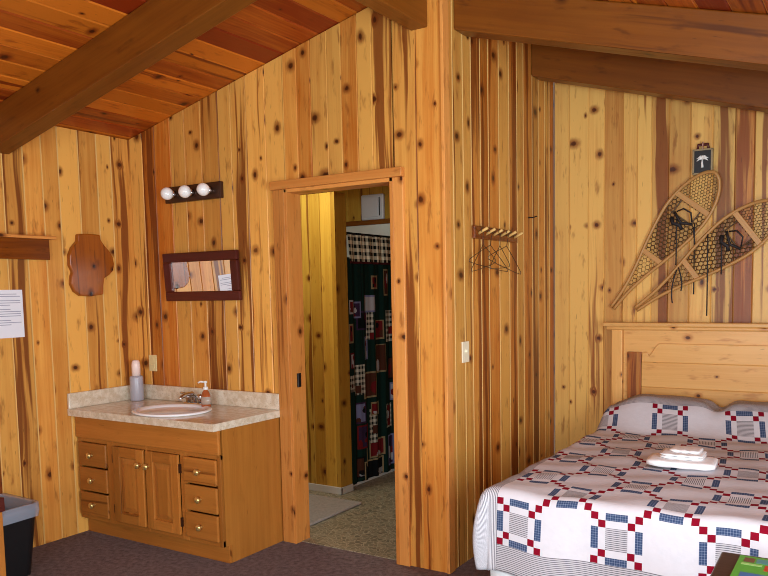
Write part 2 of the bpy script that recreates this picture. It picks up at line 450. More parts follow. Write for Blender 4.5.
# floors ---------------------------------------------------------------
mb = MB(); mb.box(-.12, XE+.1, YR-.1, .03, -.1, 0); mb.box(XC-.03, XE+.1, .03, YD+.1, -.1, 0)
struct(mb.build('floor', 'carpet'))
mb = MB(); mb.box(-.12, XC-.12, .03, 2.4, -.1, .003)
struct(mb.build('floor_bathroom', 'vinyl'))

# ceiling: boards run front to back on both slopes ------------------------
kl = math.sqrt(1+ML*ML); kr = math.sqrt(1+MR*MR)
mb = MB()
planks('c', None, lambda u, v, w: (u+ML/kl*w*1, v, zc(u)-w/kl), -.1, XR, lambda u: YR-.1, lambda u: 2.4, width=.128, grain=(0,1,0), mb=mb, back=.04, cham=.007, jitter=.06)
planks('c', None, lambda u, v, w: (u, v, zc(u)-w), XR, XE+.1, lambda u: YR-.1, lambda u: YD+.1 if u > XC-.05 else 2.4, width=.128, grain=(0,1,0), mb=mb, back=.04, cham=.007, jitter=.06)
struct(mb.build('ceiling', ['ceil', 'ceil_groove']))

# beams ----------------------------------------------------------------
def rafter(y0, y1, xa, xb, h, label, sl):
    loc = (xa, y0, zc(xa)-h)
    t = thing('rafter_beam', loc, label, 'beam', 'exposed rafter beams'); mb = MB()
    A = [(xa,y0,zc(xa)-h),(xb,y0,zc(xb)-h),(xb,y1,zc(xb)-h),(xa,y1,zc(xa)-h)]
    mb.hexa(A+[(p[0],p[1],zc(p[0])-.002) for p in A], (1,0,sl))
    o = mb.build('rafter_beam', 'beam', bevel=.006, loc=loc)
    bpy.data.objects.remove(t); o.name = 'rafter_beam'
    return tag(o, label, 'beam', 'exposed rafter beams')
rafter(-.93, -.815, .002, XR-.05, .213, 'dark brown rafter beam crossing the ceiling above the washstand', ML)
rafter(.119, .25, XC+.002, XE, .20, 'thick brown rafter beam nearest the camera on the right slope above the bed', -MR)
rafter(1.123, 1.25, XC+.002, XE, .20, 'dark brown rafter beam running just above the snowshoe wall', -MR)
mb = MB(); mb.box(XR-.05, XR+.046, YR+.01, -.002, 2.735, ZRG-.012, (0,1,0))
tag(mb.build('ridge_beam', 'beam', bevel=.006, loc=(XR, -.002, 2.735)), 'dark brown ridge beam ending on the wall above the doorway', 'beam')

# doorway --------------------------------------------------------------
dr = struct(thing('door_1', (DX0, 0, 0), None, None))
mb = MB(); mb.box(1.221, 1.306, -.022, 0, 0, DZ, (0,0,1)); mb.box(DX1, DX1+.062, -.02, 0, 0, DZ, (0,0,1), rnd=(.1,.8,.2))
struct(mb.build('casing', 'trim', dr, bevel=.004))
mb = MB(); mb.box(1.212, 2.088, -.036, 0, DZ, DZ+.047, (1,0,0))
struct(mb.build('header', 'trim', dr, bevel=.004))
mb = MB(); mb.box(DX0-.002, DX0+.02, -.02, .105, 0, DZ, (0,0,1)); mb.box(DX1-.02, DX1+.002, -.02, .105, 0, DZ, (0,0,1)); mb.box(DX0, DX1, -.02, .105, DZ-.02, DZ, (1,0,0))
struct(mb.build('jamb', 'trim', dr, bevel=.002))
for z in (.95,):
    mb = MB(); mb.box(DX0+.02, DX0+.024, .03, .06, z-.04, z+.04); mb.tube([(DX0+.026,.03,z-.04),(DX0+.026,.03,z+.04)], .006)
    struct(mb.build('hinge', 'iron', dr))

# bathroom ---------------------------------------------------------------
mb = planks('w', None, lambda u, v, w: (u, .97-w, v), .005, .90, lambda u: 0, lambda u: 2.147, width=.10, back=.05, jitter=.1)
mb.box(.88, .916, .965, 1.10, 0, 2.147, (0,0,1), rnd=(.9,.2,.5)); mb.box(0, .88, 1.02, 1.095, 0, 2.145)
struct(mb.build('wall_partition', ['pine_green', 'pale_groove']))
mb = MB(); mb.box(.005, .926, .958, .97, .003, .055); mb.box(.916, .926, .958, 1.10, .003, .055)
struct(mb.build('baseboard_partition', 'basebd', bevel=.003))
mb = planks('w', None, lambda u, v, w: (u, 2.2-w, v), 0, XC-.12, lambda u: 2.04 if u < .82 else 0, lambda u: zc(u)-.03, breaks=(.82,), width=.12, back=.03)
mb.box(0, XC-.12, 2.231, 2.38, 0, 2.4)
struct(mb.build('wall_bathroom', ['pine_green', 'pale_groove']))
mb = MB(); mb.box(.0, .80, 2.175, 2.2, 2.028, 2.07, (1,0,0)); struct(mb.build('trim_2', 'beam', bevel=.003))
mb = MB(); mb.box(.0, .82, 2.185, 2.231, .0, 2.03); mb.box(.0, .012, 1.1, 2.185, 0, 2.03); mb.box(.012, .87, 1.1, 1.112, .0, 2.0)
struct(mb.build('wall_shower', 'surround', bevel=.003))
mb = MB(); mb.box(.83, .87, 1.12, 2.18, .003, .10); mb.box(.02, .83, 1.12, 2.18, .003, .03)
tag(mb.build('shower_tray', 'surround', bevel=.008), 'white shower tray behind the dark patterned curtain', 'shower tray')

# vent on the bathroom wall
v = thing('vent_fan_cover', (.42, 2.2, 2.17), 'square off white vent cover high on bathroom wall above the curtain', 'vent')
mb = MB(); mb.box(.305, .537, 2.165, 2.199, 2.068, 2.285); mb.build('cover', 'vent', v, bevel=.012)
mb = MB(); mb.box(.495, .504, 2.159, 2.166, 2.10, 2.255); mb.build('slot', 'shadow_slot', v, bevel=.001)
mb = MB(); mb.box(.332, .482, 2.159, 2.166, 2.092, 2.26); mb.build('grille', 'vent', v, bevel=.004)

# rod, valance, curtain
rod = thing('curtain_rod', (.9, 1.1, 1.86), 'black rod holding the gingham valance in the bathroom', 'curtain rod')
mb = MB(); mb.tube([(.90,1.102,1.868),(.90,2.197,1.868)], .012, 10); mb.build('rod', 'iron', rod, smooth=True)
mb = MB(); mb.lathe([(.022,0),(.022,.012)], (0,0,0), 14, M=Matrix.Translation((.90,2.199,1.868)) @ Matrix.Rotation(PI/2, 4, 'X')); mb.build('flange', 'iron', rod)
def drape(y0, y1, z0, z1, x, amp, nf, ny, nz, pick, names, name, label, cat, flare=.0, thick=.002):
    mb = MB(); P = []; UV = []
    for j in range(nz+1):
        z = z1+(z0-z1)*j/nz; d = j/nz
        for i in range(ny+1):
            y = y0+(y1-y0)*i/ny; ph = 2*PI*nf*(i/ny)
            xx = x+amp*(.55+.45*d)*(math.sin(ph+.5*math.sin(2.1*d))+.35*math.sin(2.3*ph+1.3))+flare*d
            P.append((xx, y, z)); UV.append(((y-y0)*1.25, z))
    F = []; mi = []
    for j in range(nz):
        for i in range(ny):
            F.append((j*(ny+1)+i, j*(ny+1)+i+1, (j+1)*(ny+1)+i+1, (j+1)*(ny+1)+i))
            mi.append(pick((y0+(y1-y0)*(i+.5)/ny), z1+(z0-z1)*(j+.5)/nz))
    mb.add(P, F, mi=mi, uvs=UV)
    o = mb.build(name, names, smooth=True, loc=(x, y0, z1))
    md = o.modifiers.new('thickness', 'SOLIDIFY'); md.thickness = thick; md.offset = 0
    return tag(o, label, cat)
drape(1.115, 2.18, 1.655, 1.878, .912, .010, 9, 96, 14, lambda y, z: 1 if z < 1.672 else (2 if z > 1.862 else 0), ['v_ging', 'v_hem', 'c_black'],
      'valance', 'black and cream gingham valance gathered on the rod above the shower curtain', 'valance', .012)
CN = ['c_green', 'c_black', 'c_red', 'c_cream', 'c_blue', 'c_brown', 'c_ging', 'c_purple', 'c_white']
# (y, z, half width, half height, frame, inner, motif, seed)
def upx(u, vv, x=.9):
    # helper for printing motifs: y, z on the curtain from measured spots
    return u, vv
PATCH = [(1.24,1.32,.045,.06,4,7),(1.40,1.36,.075,.065,4,8),(1.47,1.52,.045,.05,3,2),(1.63,1.52,.04,.10,3,5),(1.30,1.24,.065,.07,7,1),(1.40,1.20,.04,.11,6,6),
         (1.52,1.16,.06,.075,3,2),(1.66,1.18,.05,.12,6,6),(1.16,1.34,.03,.05,8,2),(1.15,1.15,.03,.07,3,2),(1.34,1.03,.03,.085,4,8),(1.53,.94,.075,.11,3,5),
         (1.25,.80,.055,.11,6,6),(1.38,.75,.085,.10,3,5),(1.16,.95,.03,.06,2,8),(1.15,.78,.03,.06,6,6),(1.68,.85,.05,.09,1,5),(1.26,.55,.055,.08,7,4),(1.45,.56,.055,.05,3,2),
         (1.43,.43,.05,.13,6,6),(1.64,.48,.05,.09,6,2),(1.29,.37,.07,.09,2,7),(1.47,.25,.10,.07,3,2),(1.32,.26,.015,.12,3,3),(1.42,.09,.14,.085,3,1),(1.66,.20,.05,.12,4,7),(1.24,.14,.05,.08,1,5),(1.72,.66,.04,.07,4,8),
         (1.80,1.1,.06,.08,3,2),(1.82,.7,.05,.09,6,6),(1.80,.35,.06,.08,4,5),(1.98,1.3,.06,.08,3,2),(2.0,.9,.06,.09,4,8),(1.97,.5,.07,.08,3,5),(1.95,.15,.06,.1,6,2)]
rp = random.Random(3)
MOT = [[(rp.uniform(-.7,.7), rp.uniform(-.8,.5), rp.uniform(.25,.5), rp.uniform(.2,.45), rp.choice([2,2,5,1,8])) for _ in range(3)] for _ in PATCH]
def curtain_pick(y, z):
    for (cy, cz, hw, hh, fr, inn), mo in zip(PATCH, MOT):
        a, b = (y-cy)/hw, (z-cz)/hh
        if abs(a) < 1 and abs(b) < 1:
            if fr == inn:
                m = mo[0]
                return m[4] if (fr == 6 and abs(a-m[0]) < .45 and abs(b-m[1]) < .25) else fr
            if abs(a) > 1-.012/hw or abs(b) > 1-.012/hh: return fr
            for (ma, mbb, wa, wb, c) in mo:
                if ((a-ma)/wa)**2+((b-mbb)/wb)**2 < 1: return c
            return inn
    if abs((y*1.0-1.29) % .42) < .006: return 1
    return 0
drape(1.115, 2.18, .035, 1.70, .895, .012, 7, 178, 260, curtain_pick, CN, 'shower_curtain', 'dark green shower curtain printed with framed red and cream patches', 'shower curtain')

mb = MB(); mb.box(.62, 1.19, .24, .83, .004, .022)
tag(mb.build('bath_mat', 'mat', bevel=.008), 'pale grey bath mat on the bathroom floor just inside the doorway', 'bath mat')

# ------------------------------------------------------------------ washstand
VX0, VX1, VF = .008, 1.212, -.49
va = thing('vanity_cabinet', ((VX0+VX1)/2, -.25, 0), 'honey brown wooden washstand cabinet with two doors and six drawers', 'cabinet')
mb = MB()
mb.box(VX0, VX0+.018, VF+.02, -.003, .09, .735, (0,0,1)); mb.box(VX0+.018, VX1-.0185, -.42, -.02, .09, .105, (1,0,0))
mb.box(VX0+.018, VX1-.0185, -.02, -.003, .09, .735, (1,0,0))
mb.build('carcass', 'alder', va)
mb = MB(); mb.prism([(VX1-.018,VF+.02,.735),(VX1-.018,-.003,.735),(VX1-.018,-.003,0),(VX1-.018,-.425,0),(VX1-.018,-.425,.1),(VX1-.018,VF+.02,.1)], (.018,0,0), (0,0,1))
mb.build('side_panel', 'alder_side', va)
mb = MB(); mb.box(VX0, VX1-.001, -.445, -.425, 0, .1, (1,0,0)); mb.build('toe_kick', 'alder', va, bevel=.002)
mb = MB()
for (a, b) in ((VX0, .042), (.282, .342), (.62, .634), (.905, .955), (1.185, VX1)): mb.box(a, b, VF, VF+.02, .1, .60, (0,0,1))
mb.box(VX0, VX1, VF+.001, VF+.019, .1, .135, (1,0,0)); mb.box(VX0, VX1, VF+.001, VF+.019, .575, .60, (1,0,0))
mb.build('face_frame', 'alder', va, bevel=.002)
mb = MB(); mb.box(VX0, VX1, VF-.012, VF+.01, .60, .735, (1,0,0)); mb.build('apron', 'alder', va, bevel=.006)
def knob(x, z, par, y=-.508):
    mb = MB(); M = Matrix.Translation((x, y, z)) @ Matrix.Rotation(PI/2, 4, 'X')
    mb.lathe([(.010,-.001),(.007,.006),(.007,.012),(.016,.017),(.019,.023),(.016,.029),(.007,.033),(0,.0335)], (0,0,0), 16, M=M)
    k = mb.build('knob', 'brass', None, smooth=True, loc=(0,0,0))
    for vv in k.data.vertices: vv.co -= par.parent.location
    k.parent = par
    return k
def drawer(x0, x1, z0, z1):
    mb = MB(); mb.box(x0, x1, VF-.018, VF-.0005, z0, z1, (1,0,0))
    d = mb.build('drawer', 'alder', va, bevel=.006)
    knob((x0+x1)/2, (z0+z1)/2, d)
for (x0, x1) in ((.034, .288), (.946, 1.192)):
    for (z0, z1) in ((.432, .575), (.280, .423), (.128, .271)): drawer(x0, x1, z0, z1)
def door(x0, x1, kx):
    z0, z1 = .128, .575; w = .058; y0, y1 = VF-.018, VF-.0005
    mb = MB()
    mb.box(x0, x0+w, y0, y1, z0, z1, (0,0,1)); mb.box(x1-w, x1, y0, y1, z0, z1, (0,0,1))
    mb.box(x0+w, x1-w, y0, y1, z0, z0+w, (1,0,0)); mb.box(x0+w, x1-w, y0, y1, z1-w, z1, (1,0,0))
    d = mb.build('door', 'alder', va, bevel=.003)
    mb = MB(); a, b, c, e = x0+w, x1-w, z0+w, z1-w; i = .036
    mb.box(a, b, VF-.005, VF-.002, c, e, (0,0,1))
    mb.add([(a+.006,VF-.0049,c+.006),(b-.006,VF-.0049,c+.006),(b-.006,VF-.0049,e-.006),(a+.006,VF-.0049,e-.006),(a+i,VF-.013,c+i),(b-i,VF-.013,c+i),(b-i,VF-.013,e-i),(a+i,VF-.013,e-i)],
           [(0,1,5,4),(1,2,6,5),(2,3,7,6),(3,0,4,7),(4,5,6,7)], (0,0,1))
    p = mb.build('raised_panel', 'alder', va); p.parent = d
    knob(kx, .49, d)
    for z in (.20, .50):
        mb = MB(); hx = x0-.006 if kx > (x0+x1)/2 else x1+.006
        mb.box(hx-.006, hx+.006, VF-.012, VF-.0005, z-.025, z+.025); h = mb.build('hinge', 'bronze', va); h.parent = d
door(.352, .618, .592); door(.638, .902, .664)
# worktop
wt = thing('countertop', (.61, -.27, .777), 'speckled beige laminate countertop with backsplash on the washstand', 'countertop')
def ellipse_plate():
    mb = MB(); CX, CY, A, B_ = .67, -.325, .225, .19; N = 48
    x0, x1, y0, y1 = .003, 1.224, -.543, -.003
    inner = [(CX+A*math.cos(2*PI*k/N), CY+B_*math.sin(2*PI*k/N)) for k in range(N)]
    outer = []
    for k in range(N):
        c, s_ = math.cos(2*PI*k/N), math.sin(2*PI*k/N)
        tx = ((x1-CX)/c if c > 1e-9 else ((x0-CX)/c if c < -1e-9 else 1e9)); ty = ((y1-CY)/s_ if s_ > 1e-9 else ((y0-CY)/s_ if s_ < -1e-9 else 1e9))
        t = min(tx, ty); outer.append((CX+c*t, CY+s_*t))
    for cx_, cy_ in ((x0,y0),(x1,y0),(x1,y1),(x0,y1)):
        k = min(range(N), key=lambda q: (outer[q][0]-cx_)**2+(outer[q][1]-cy_)**2); outer[k] = (cx_, cy_)
    P = []; 
    for z in (.777, .737):
        P += [(a, b, z) for a, b in inner]+[(a, b, z) for a, b in outer]
    F = []
    for k in range(N):
        q = (k+1) % N
        F += [(k, q, N+q, N+k), (2*N+k, 3*N+k, 3*N+q, 2*N+q), (N+k, N+q, 3*N+q, 3*N+k), (q, k, 2*N+k, 2*N+q)]
    return mb.add(P, F, (1,0,0))
ellipse_plate().build('slab', 'counter', wt)
mb = MB(); mb.box(.022, 1.224, -.022, -.003, .777, .872); mb.build('backsplash', 'counter', wt, bevel=.005)
mb = MB(); mb.box(.003, .022, -.543, -.003, .777, .872); mb.build('side_splash', 'counter', wt, bevel=.005)
# basin
sk = thing('sink_basin', (.67, -.325, .777), 'oval white porcelain sink set into the beige countertop', 'sink')
mb = MB(); mb.lathe([(.235,.0005),(.247,.006),(.243,.013),(.226,.015),(.205,.006),(.192,-.014),(.165,-.05),(.11,-.085),(.05,-.098),(0,-.10)], (.67,-.325,.777), 48, sx=1.0, sy=.84)
mb.build('bowl', 'porcelain', sk, smooth=True)
mb = MB(); mb.lathe([(.022,-.0995),(.022,-.096),(.012,-.094),(0,-.094)], (.67,-.325,.777), 20); mb.build('drain', 'chrome', sk)
# faucet
FX, FY = .60, -.086
fa = thing('faucet', (FX, FY, .7775), 'small chrome two handle faucet behind the oval sink', 'faucet')
mb = MB(); mb.box(FX-.08, FX+.08, FY-.024, FY+.024, .7775, .795); mb.build('base_plate', 'chrome', fa, bevel=.008)
mb = MB(); mb.tube([(FX,FY,.79),(FX,FY,.835),(FX,FY-.02,.852),(FX,FY-.075,.848),(FX,FY-.11,.835),(FX,FY-.115,.82)], [.016,.014,.013,.012,.011,.011], 12); mb.build('spout', 'chrome', fa, smooth=True)
for s_ in (-1, 1):
    mb = MB(); mb.lathe([(.016,.795),(.014,.815),(.024,.82),(.026,.835),(.020,.846),(0,.848)], (FX+s_*.055,FY,0), 14)
    mb.tube([(FX+s_*.055,FY,.842),(FX+s_*.10,FY-.02,.852)], [.008,.006], 8)
    mb.build('handle', 'chrome', fa, smooth=True)
# soap bottle
bx, by = .75, -.135
sb = thing('soap_bottle', (bx, by, .7775), 'small amber liquid soap bottle with white pump beside the faucet', 'bottle')
mb = MB(); mb.lathe([(.030,.778),(.033,.785),(.032,.83),(.030,.85),(.022,.872),(.013,.882),(.013,.888)], (bx,by,0), 20, sx=1, sy=.75); mb.build('body', 'amber', sb, smooth=True)
mb = MB(); mb.lathe([(.0345,.80),(.0335,.845)], (bx,by,0), 20, sx=1, sy=.76); mb.build('label_band', 'clearpl', sb, smooth=True)
mb = MB(); mb.lathe([(.015,.886),(.015,.902),(.006,.904),(.006,.925),(.011,.928),(.011,.938),(0,.939)], (bx,by,0), 16); mb.tube([(bx,by,.932),(bx-.03,by-.012,.934),(bx-.042,by-.017,.926)], .0055, 8); mb.build('pump', 'white', sb, smooth=True)
# lotion / freshener in the corner
lx, ly = .09, -.10
lb = thing('spray_bottle', (lx, ly, .7775), 'grey bottle with pale pink cap in the corner of the countertop', 'bottle')
mb = MB(); mb.lathe([(.040,.778),(.042,.785),(.042,.925),(.039,.935),(.028,.939)], (lx,ly,0), 24); mb.build('body', 'greycup', lb, smooth=True)
mb = MB(); mb.lathe([(.027,.937),(.027,1.005),(.024,1.028),(.018,1.038),(0,1.040)], (lx,ly,0), 20); mb.build('cap', 'pinkcap', lb, smooth=True)

# ------------------------------------------------------------------ wall things around the washstand
mi = thing('wall_mirror', (.615, 0, 1.41), 'small rectangular mirror in a dark red wooden frame above the washstand', 'mirror')
x0, x1, z0, z1 = .318, .948, 1.415, 1.712; w = .058
mb = MB()
for (a, b, c, e, g) in ((x0, x1, z0, z0+w, (1,0,0)), (x0, x1, z1-w, z1, (1,0,0)), (x0, x0+w, z0+w, z1-w, (0,0,1)), (x1-w, x1, z0+w, z1-w, (0,0,1))):
    mb.box(a, b, -.028, -.001, c, e, g)
mb.build('frame', 'redwood', mi, bevel=.005)
mb = MB(); mb.box(x0+w-.004, x1-w+.004, -.014, -.004, z0+w-.004, z1-w+.004); gl = mb.build('glass', 'mirror', mi)
mi.rotation_euler = (.06, 0, 0)          # the mirror hangs leaning forward a little
li = thing('vanity_light', (.58, 0, 2.07), 'dark bronze light bar with three round white bulbs above the mirror', 'wall lamp')
mb = MB(); mb.box(.348, .826, -.028, -.001, 2.02, 2.118); mb.build('backplate', 'bronze', li, bevel=.004)
for x in (.43, .585, .74):
    mb = MB(); M = Matrix.Translation((x, -.028, 2.07)) @ Matrix.Rotation(PI/2, 4, 'X')
    mb.lathe([(.024,-.001),(.022,.02),(.014,.026),(0,.026)], (0,0,0), 16, M=M); mb.build('socket', 'chrome', li, smooth=True)
    mb = MB(); mb.lathe([(.038*math.sin(a), -.038*math.cos(a)) for a in [PI*k/14 for k in range(15)]], (x,-.082,2.07), 22); mb.build('bulb', 'globe', li, smooth=True)
def wall_plate(name, x0, x1, z0, z1, side, mat, label, cat, switch):
    if side == 'B':
        T = lambda a, d, z: (a, -d, z)
    else:
        T = lambda a, d, z: (XC+d, a, z)
    def bx_(mb, a0, a1, d0, d1, zz0, zz1):
        p, q = T(a0,d0,zz0), T(a1,d1,zz1)
        mb.box(min(p[0],q[0]),max(p[0],q[0]),min(p[1],q[1]),max(p[1],q[1]),zz0,zz1)
    o = thing(name, T((x0+x1)/2, 0, (z0+z1)/2), label, cat); c = (x0+x1)/2; zc_ = (z0+z1)/2
    mb = MB(); bx_(mb, x0, x1, .0005, .007, z0, z1); mb.build('plate', mat, o, bevel=.002)
    if switch:
        mb = MB(); bx_(mb, c-.005, c+.005, .006, .018, zc_-.002, zc_+.014); mb.build('toggle', mat, o, bevel=.001)
    else:
        for dz in (-.022, .022):
            mb = MB(); bx_(mb, c-.016, c+.016, .006, .009, zc_+dz-.014, zc_+dz+.014); mb.build('socket_face', mat, o, bevel=.001)
wall_plate('power_outlet', .105, .175, .96, 1.066, 'B', 'ivory', 'ivory power outlet on the wall behind the sink corner', 'outlet', False)
wall_plate('light_switch', .165, .243, 1.072, 1.182, 'C', 'ivory2', 'white light switch plate below the coat rack', 'switch', True)

# left wall
sh = thing('wall_shelf', (0, -1.1, 1.68), 'narrow pine wall shelf with apron on the left wall', 'shelf')
mb = MB(); mb.box(.001, .075, -1.75, -.60, 1.785, 1.803, (0,1,0)); mb.build('top_board', 'trim', sh, bevel=.002)
mb = MB(); mb.box(.001, .045, -1.74, -.628, 1.668, 1.785, (0,1,0), rnd=(.9,.15,.3)); mb.build('apron_board', 'slab', sh, bevel=.002)
pp = thing('notice_paper', (0, -.9, 1.36), 'white printed notice sheet on the left wall below the shelf', 'paper')
mb = MB(); mb.box(.0001, .002, -1.0, -.785, 1.228, 1.497); mb.build('sheet', 'paper', pp)
mb = MB(); z = 1.475; rr = random.Random(5)
while z > 1.30:
    a = -.985; e = -.80-rr.choice([0, .0, .02, .06])
    mb.box(.002, .0023, a, e, z-.004, z); z -= .0125 if rr.random() < .75 else .024
mb.build('print', 'ink', pp)
pl = thing('wood_plaque', (0, -.33, 1.45), 'varnished live edge wood slab plaque hanging on the left wall', 'plaque')
outl = [(-.426,1.829),(-.345,1.834),(-.273,1.831),(-.269,1.80),(-.245,1.768),(-.212,1.735),(-.188,1.697),(-.180,1.655),(-.188,1.615),(-.215,1.588),(-.258,1.562),(-.266,1.52),(-.27,1.463),(-.36,1.452),(-.43,1.456),(-.468,1.482),(-.490,1.527),(-.484,1.576),(-.474,1.60),(-.492,1.640),(-.492,1.70),(-.470,1.748),(-.432,1.787)]
mb = MB(); mb.prism([(.0003, a, b) for a, b in outl], (.032,0,0), (0,0,1), rnd=(.35,.7,.4)); mb.build('slab', 'slab', pl, bevel=.006)

# ------------------------------------------------------------------ bin by the left wall
bn = thing('waste_bin', (.25, -1.17, 0), 'black plastic waste bin lined with a clear bag by the left wall', 'waste bin')
def rrect(hx, hy, r, n=6):
    pts = []
    for cx_, cy_, a0 in ((hx-r,hy-r,0),(-hx+r,hy-r,90),(-hx+r,-hy+r,180),(hx-r,-hy+r,270)):
        for k in range(n+1):
            a = math.radians(a0+90*k/n); pts.append((cx_+r*math.cos(a), cy_+r*math.sin(a)))
    return pts
def loft(mb, rings, mi=0, cap0=False, cap1=False):
    n = len(rings[0]); P = [p for r in rings for p in r]; F = []
    for j in range(len(rings)-1):
        for k in range(n): F.append((j*n+k, j*n+(k+1) % n, (j+1)*n+(k+1) % n, (j+1)*n+k))
    if cap0: F.append(tuple(range(n))[::-1])
    if cap1: F.append(tuple(range((len(rings)-1)*n, len(rings)*n)))
    mb.add(P, F, mi=mi)
C0 = (.25, -1.17)
ring = lambda hx, hy, z, r=.05, wob=0, seed=0: [(C0[0]+x*(1+wob*math.sin(k*2.3+seed)), C0[1]+y*(1+wob*math.cos(k*1.7+seed)), z+wob*.25*math.sin(k*1.1+seed)) for k, (x, y) in enumerate(rrect(hx, hy, r))]
mb = MB(); loft(mb, [ring(.148,.118,.0), ring(.182,.148,.375), ring(.176,.142,.375), ring(.142,.112,.008)], cap0=True, cap1=True); mb.build('bin_body', 'black', bn, smooth=False)
mb = MB(); loft(mb, [ring(.186,.152,.31,.05,.012,1), ring(.192,.158,.345,.05,.016,2), ring(.190,.156,.384,.05,.008,0), ring(.172,.138,.382,.05,.01,3), ring(.160,.126,.30,.05,.03,4), ring(.135,.105,.14,.05,.04,5), ring(.05,.04,.06,.02,.05,6)], cap1=True); mb.build('bag_liner', 'liner', bn, smooth=True)

# edge of a stand at the far left
st = thing('wooden_stand', (.85, -1.6, 0), 'reddish wooden stand cut off by the left edge in front of the bin', 'stand')
for xa in (1.008, .62):
    mb = MB(); mb.box(xa, xa+.045, -1.625, -1.58, 0, .56, (0,0,1)); mb.build('post', 'alder', st, bevel=.003)
mb = MB(); mb.box(.60, 1.056, -1.64, -1.57, .56, .62, (1,0,0)); mb.build('top_rail', 'redwood', st, bevel=.003)
mb = MB(); mb.box(.665, 1.008, -1.61, -1.595, .12, .16, (1,0,0)); mb.build('stretcher', 'alder', st, bevel=.003)

# ------------------------------------------------------------------ coat rack and hangers on the wall with the switch
cr = thing('coat_rack', (XC, .57, 1.73), 'pine coat rack with slanted pegs above the light switch', 'coat rack')
mb = MB(); mb.box(XC+.001, XC+.02, .30, .86, 1.722, 1.79, (0,1,0)); mb.build('rail', 'slab', cr, bevel=.003)
PEG = [.345+.094*k for k in range(6)]
for y in PEG:
    mb = MB(); mb.tube([(XC+.018,y,1.750),(XC+.045,y,1.764),(XC+.072,y,1.777)], [.007,.007,.008], 10); mb.build('peg', 'pale_groove', cr, smooth=True)
def hanger(name, y, yaw, dx, label, tilt, W=.20):
    o = thing(name, (XC+dx, y, 1.765), label, 'coat hanger', 'wire hangers on the coat rack'); mb = MB()
    R = Matrix.Rotation(yaw, 3, 'Z') @ Matrix.Rotation(tilt, 3, 'X')
    pts = []
    for k in range(11):
        a = math.radians(200-k*24); pts.append((0, .016*math.cos(a), .0+.016*math.sin(a)))
    pts += [(0, .004, -.04), (0, 0, -.075)]
    tri = [(0,0,-.075),(0,.02,-.085),(0,W*.6,-.135),(0,W,-.18),(0,W*1.0,-.193),(0,W*.6,-.197),(0,-W*.6,-.197),(0,-W,-.193),(0,-W,-.18),(0,-W*.6,-.135),(0,-.02,-.085),(0,0,-.075)]
    P = [Vector((XC+dx, y, 1.765))+R @ Vector(p) for p in pts]; T = [Vector((XC+dx, y, 1.765))+R @ Vector(p) for p in tri]
    mb.tube(P, .0019, 6); m2 = MB(); m2.tube(T, .0019, 6)
    mb.build('hook', 'wire', o); m2.build('shoulder_frame', 'wire', o)
hanger('wire_hanger', PEG[0], .12, .040, 'wire hanger on the first peg, nearest the doorway', .14)
hanger('wire_hanger', PEG[1], -.10, .047, 'wire hanger on the second peg from the doorway', -.12)
hanger('wire_hanger', PEG[2], .16, .054, 'wire hanger on the third peg from the doorway', .05)
hanger('wire_hanger', PEG[3], -.05, .061, 'wire hanger on the fourth peg, farthest from the doorway', -.2)
mb = MB(); mb.tube([(XC+.0005,1.07,1.885),(XC+.03,1.08,1.886),(XC+.04,1.11,1.895)], .004, 6)
tag(mb.build('wall_hook', 'iron', loc=(XC,1.07,1.885)), 'small dark wire hook on the wall between the coat rack and the bed corner', 'hook')

# ------------------------------------------------------------------ bed
BX0, BX1, BYF, BYH, BZ = 2.765, 4.31, -.55, 1.40, .63
bd = thing('bed', ((BX0+BX1)/2, .4, 0), 'wide bed with a pale pine headboard against the snowshoe wall', 'bed')
HL, HR = 2.725, 4.375
hx = MB()
hx.box(HL, HL+.068, 1.425, 1.48, 0, 1.185, (0,0,1)); hx.box(HR-.068, HR, 1.425, 1.48, 0, 1.185, (0,0,1)); hx.box(HL+.068, HR-.068, 1.452, 1.475, .35, 1.185, (1,0,0), rnd=(.2,.6,.2))
hb = hx.build('headboard', 'headboard', bd, bevel=.004)
def subpart(mb, name, mat, par, root, **k):
    o = mb.build(name, mat, root, **k); o.parent = par; return o
mb = MB(); mb.box(HL-.05, HR+.05, 1.40, 1.495, 1.205, 1.231, (1,0,0)); mb.box(HL-.03, HR+.03, 1.413, 1.49, 1.185, 1.206, (1,0,0)); subpart(mb, 'cap_rail', 'headboard', hb, bd, bevel=.006)
# arched raised frame: stiles and lower boards around a scooped top
mb = MB()
def arch(x): 
    # top edge of the raised inner panel
    d = min(x-(HL+.19), (HR-.19)-x)
    if d < .03: return 1.045
    t = min(1, (d-.03)/.075); return 1.02+.082*(t*t*(3-2*t))
X = [HL+.10, HL+.19]+[HL+.19+.01*k for k in range(1, 14)]+[HR-.19-.01*k for k in range(13, 0, -1)]+[HR-.19, HR-.10]
poly = [(x, 1.452, arch(x) if HL+.19 < x < HR-.19 else 1.045) for x in X]
# stepped panel in three boards so that the joints read
lo = .36
for (za, zb, r) in ((.36,.62,(.3,.5,.2)),(.62,.83,(.6,.4,.2)),(.83,.985,(.35,.6,.2))):
    mb.box(HL+.185, HR-.185, 1.437, 1.453, za, zb, (1,0,0), rnd=r)
mb.prism([(HL+.185,1.453,.985)]+[(HR-.185,1.453,.985)]+[(p[0],1.453,p[2]) for p in poly[::-1] if HL+.185 <= p[0] <= HR-.185], (0,-.016,0), (1,0,0), rnd=(.25,.65,.1))
subpart(mb, 'arched_panel', 'headboard', hb, bd, bevel=.004)
for xa in (HL+.098, HR-.183):
    mb = MB(); mb.box(xa, xa+.085, 1.431, 1.455, .36, 1.047, (0,0,1), rnd=(.85,.35,.75)); subpart(mb, 'inner_stile', 'pine_pale', hb, bd, bevel=.003)
mb = MB(); mb.box(BX0+.03, BX1-.03, BYF+.05, BYH, .30, BZ-.012); mb.build('mattress', 'mattress', bd, bevel=.05, segs=4)
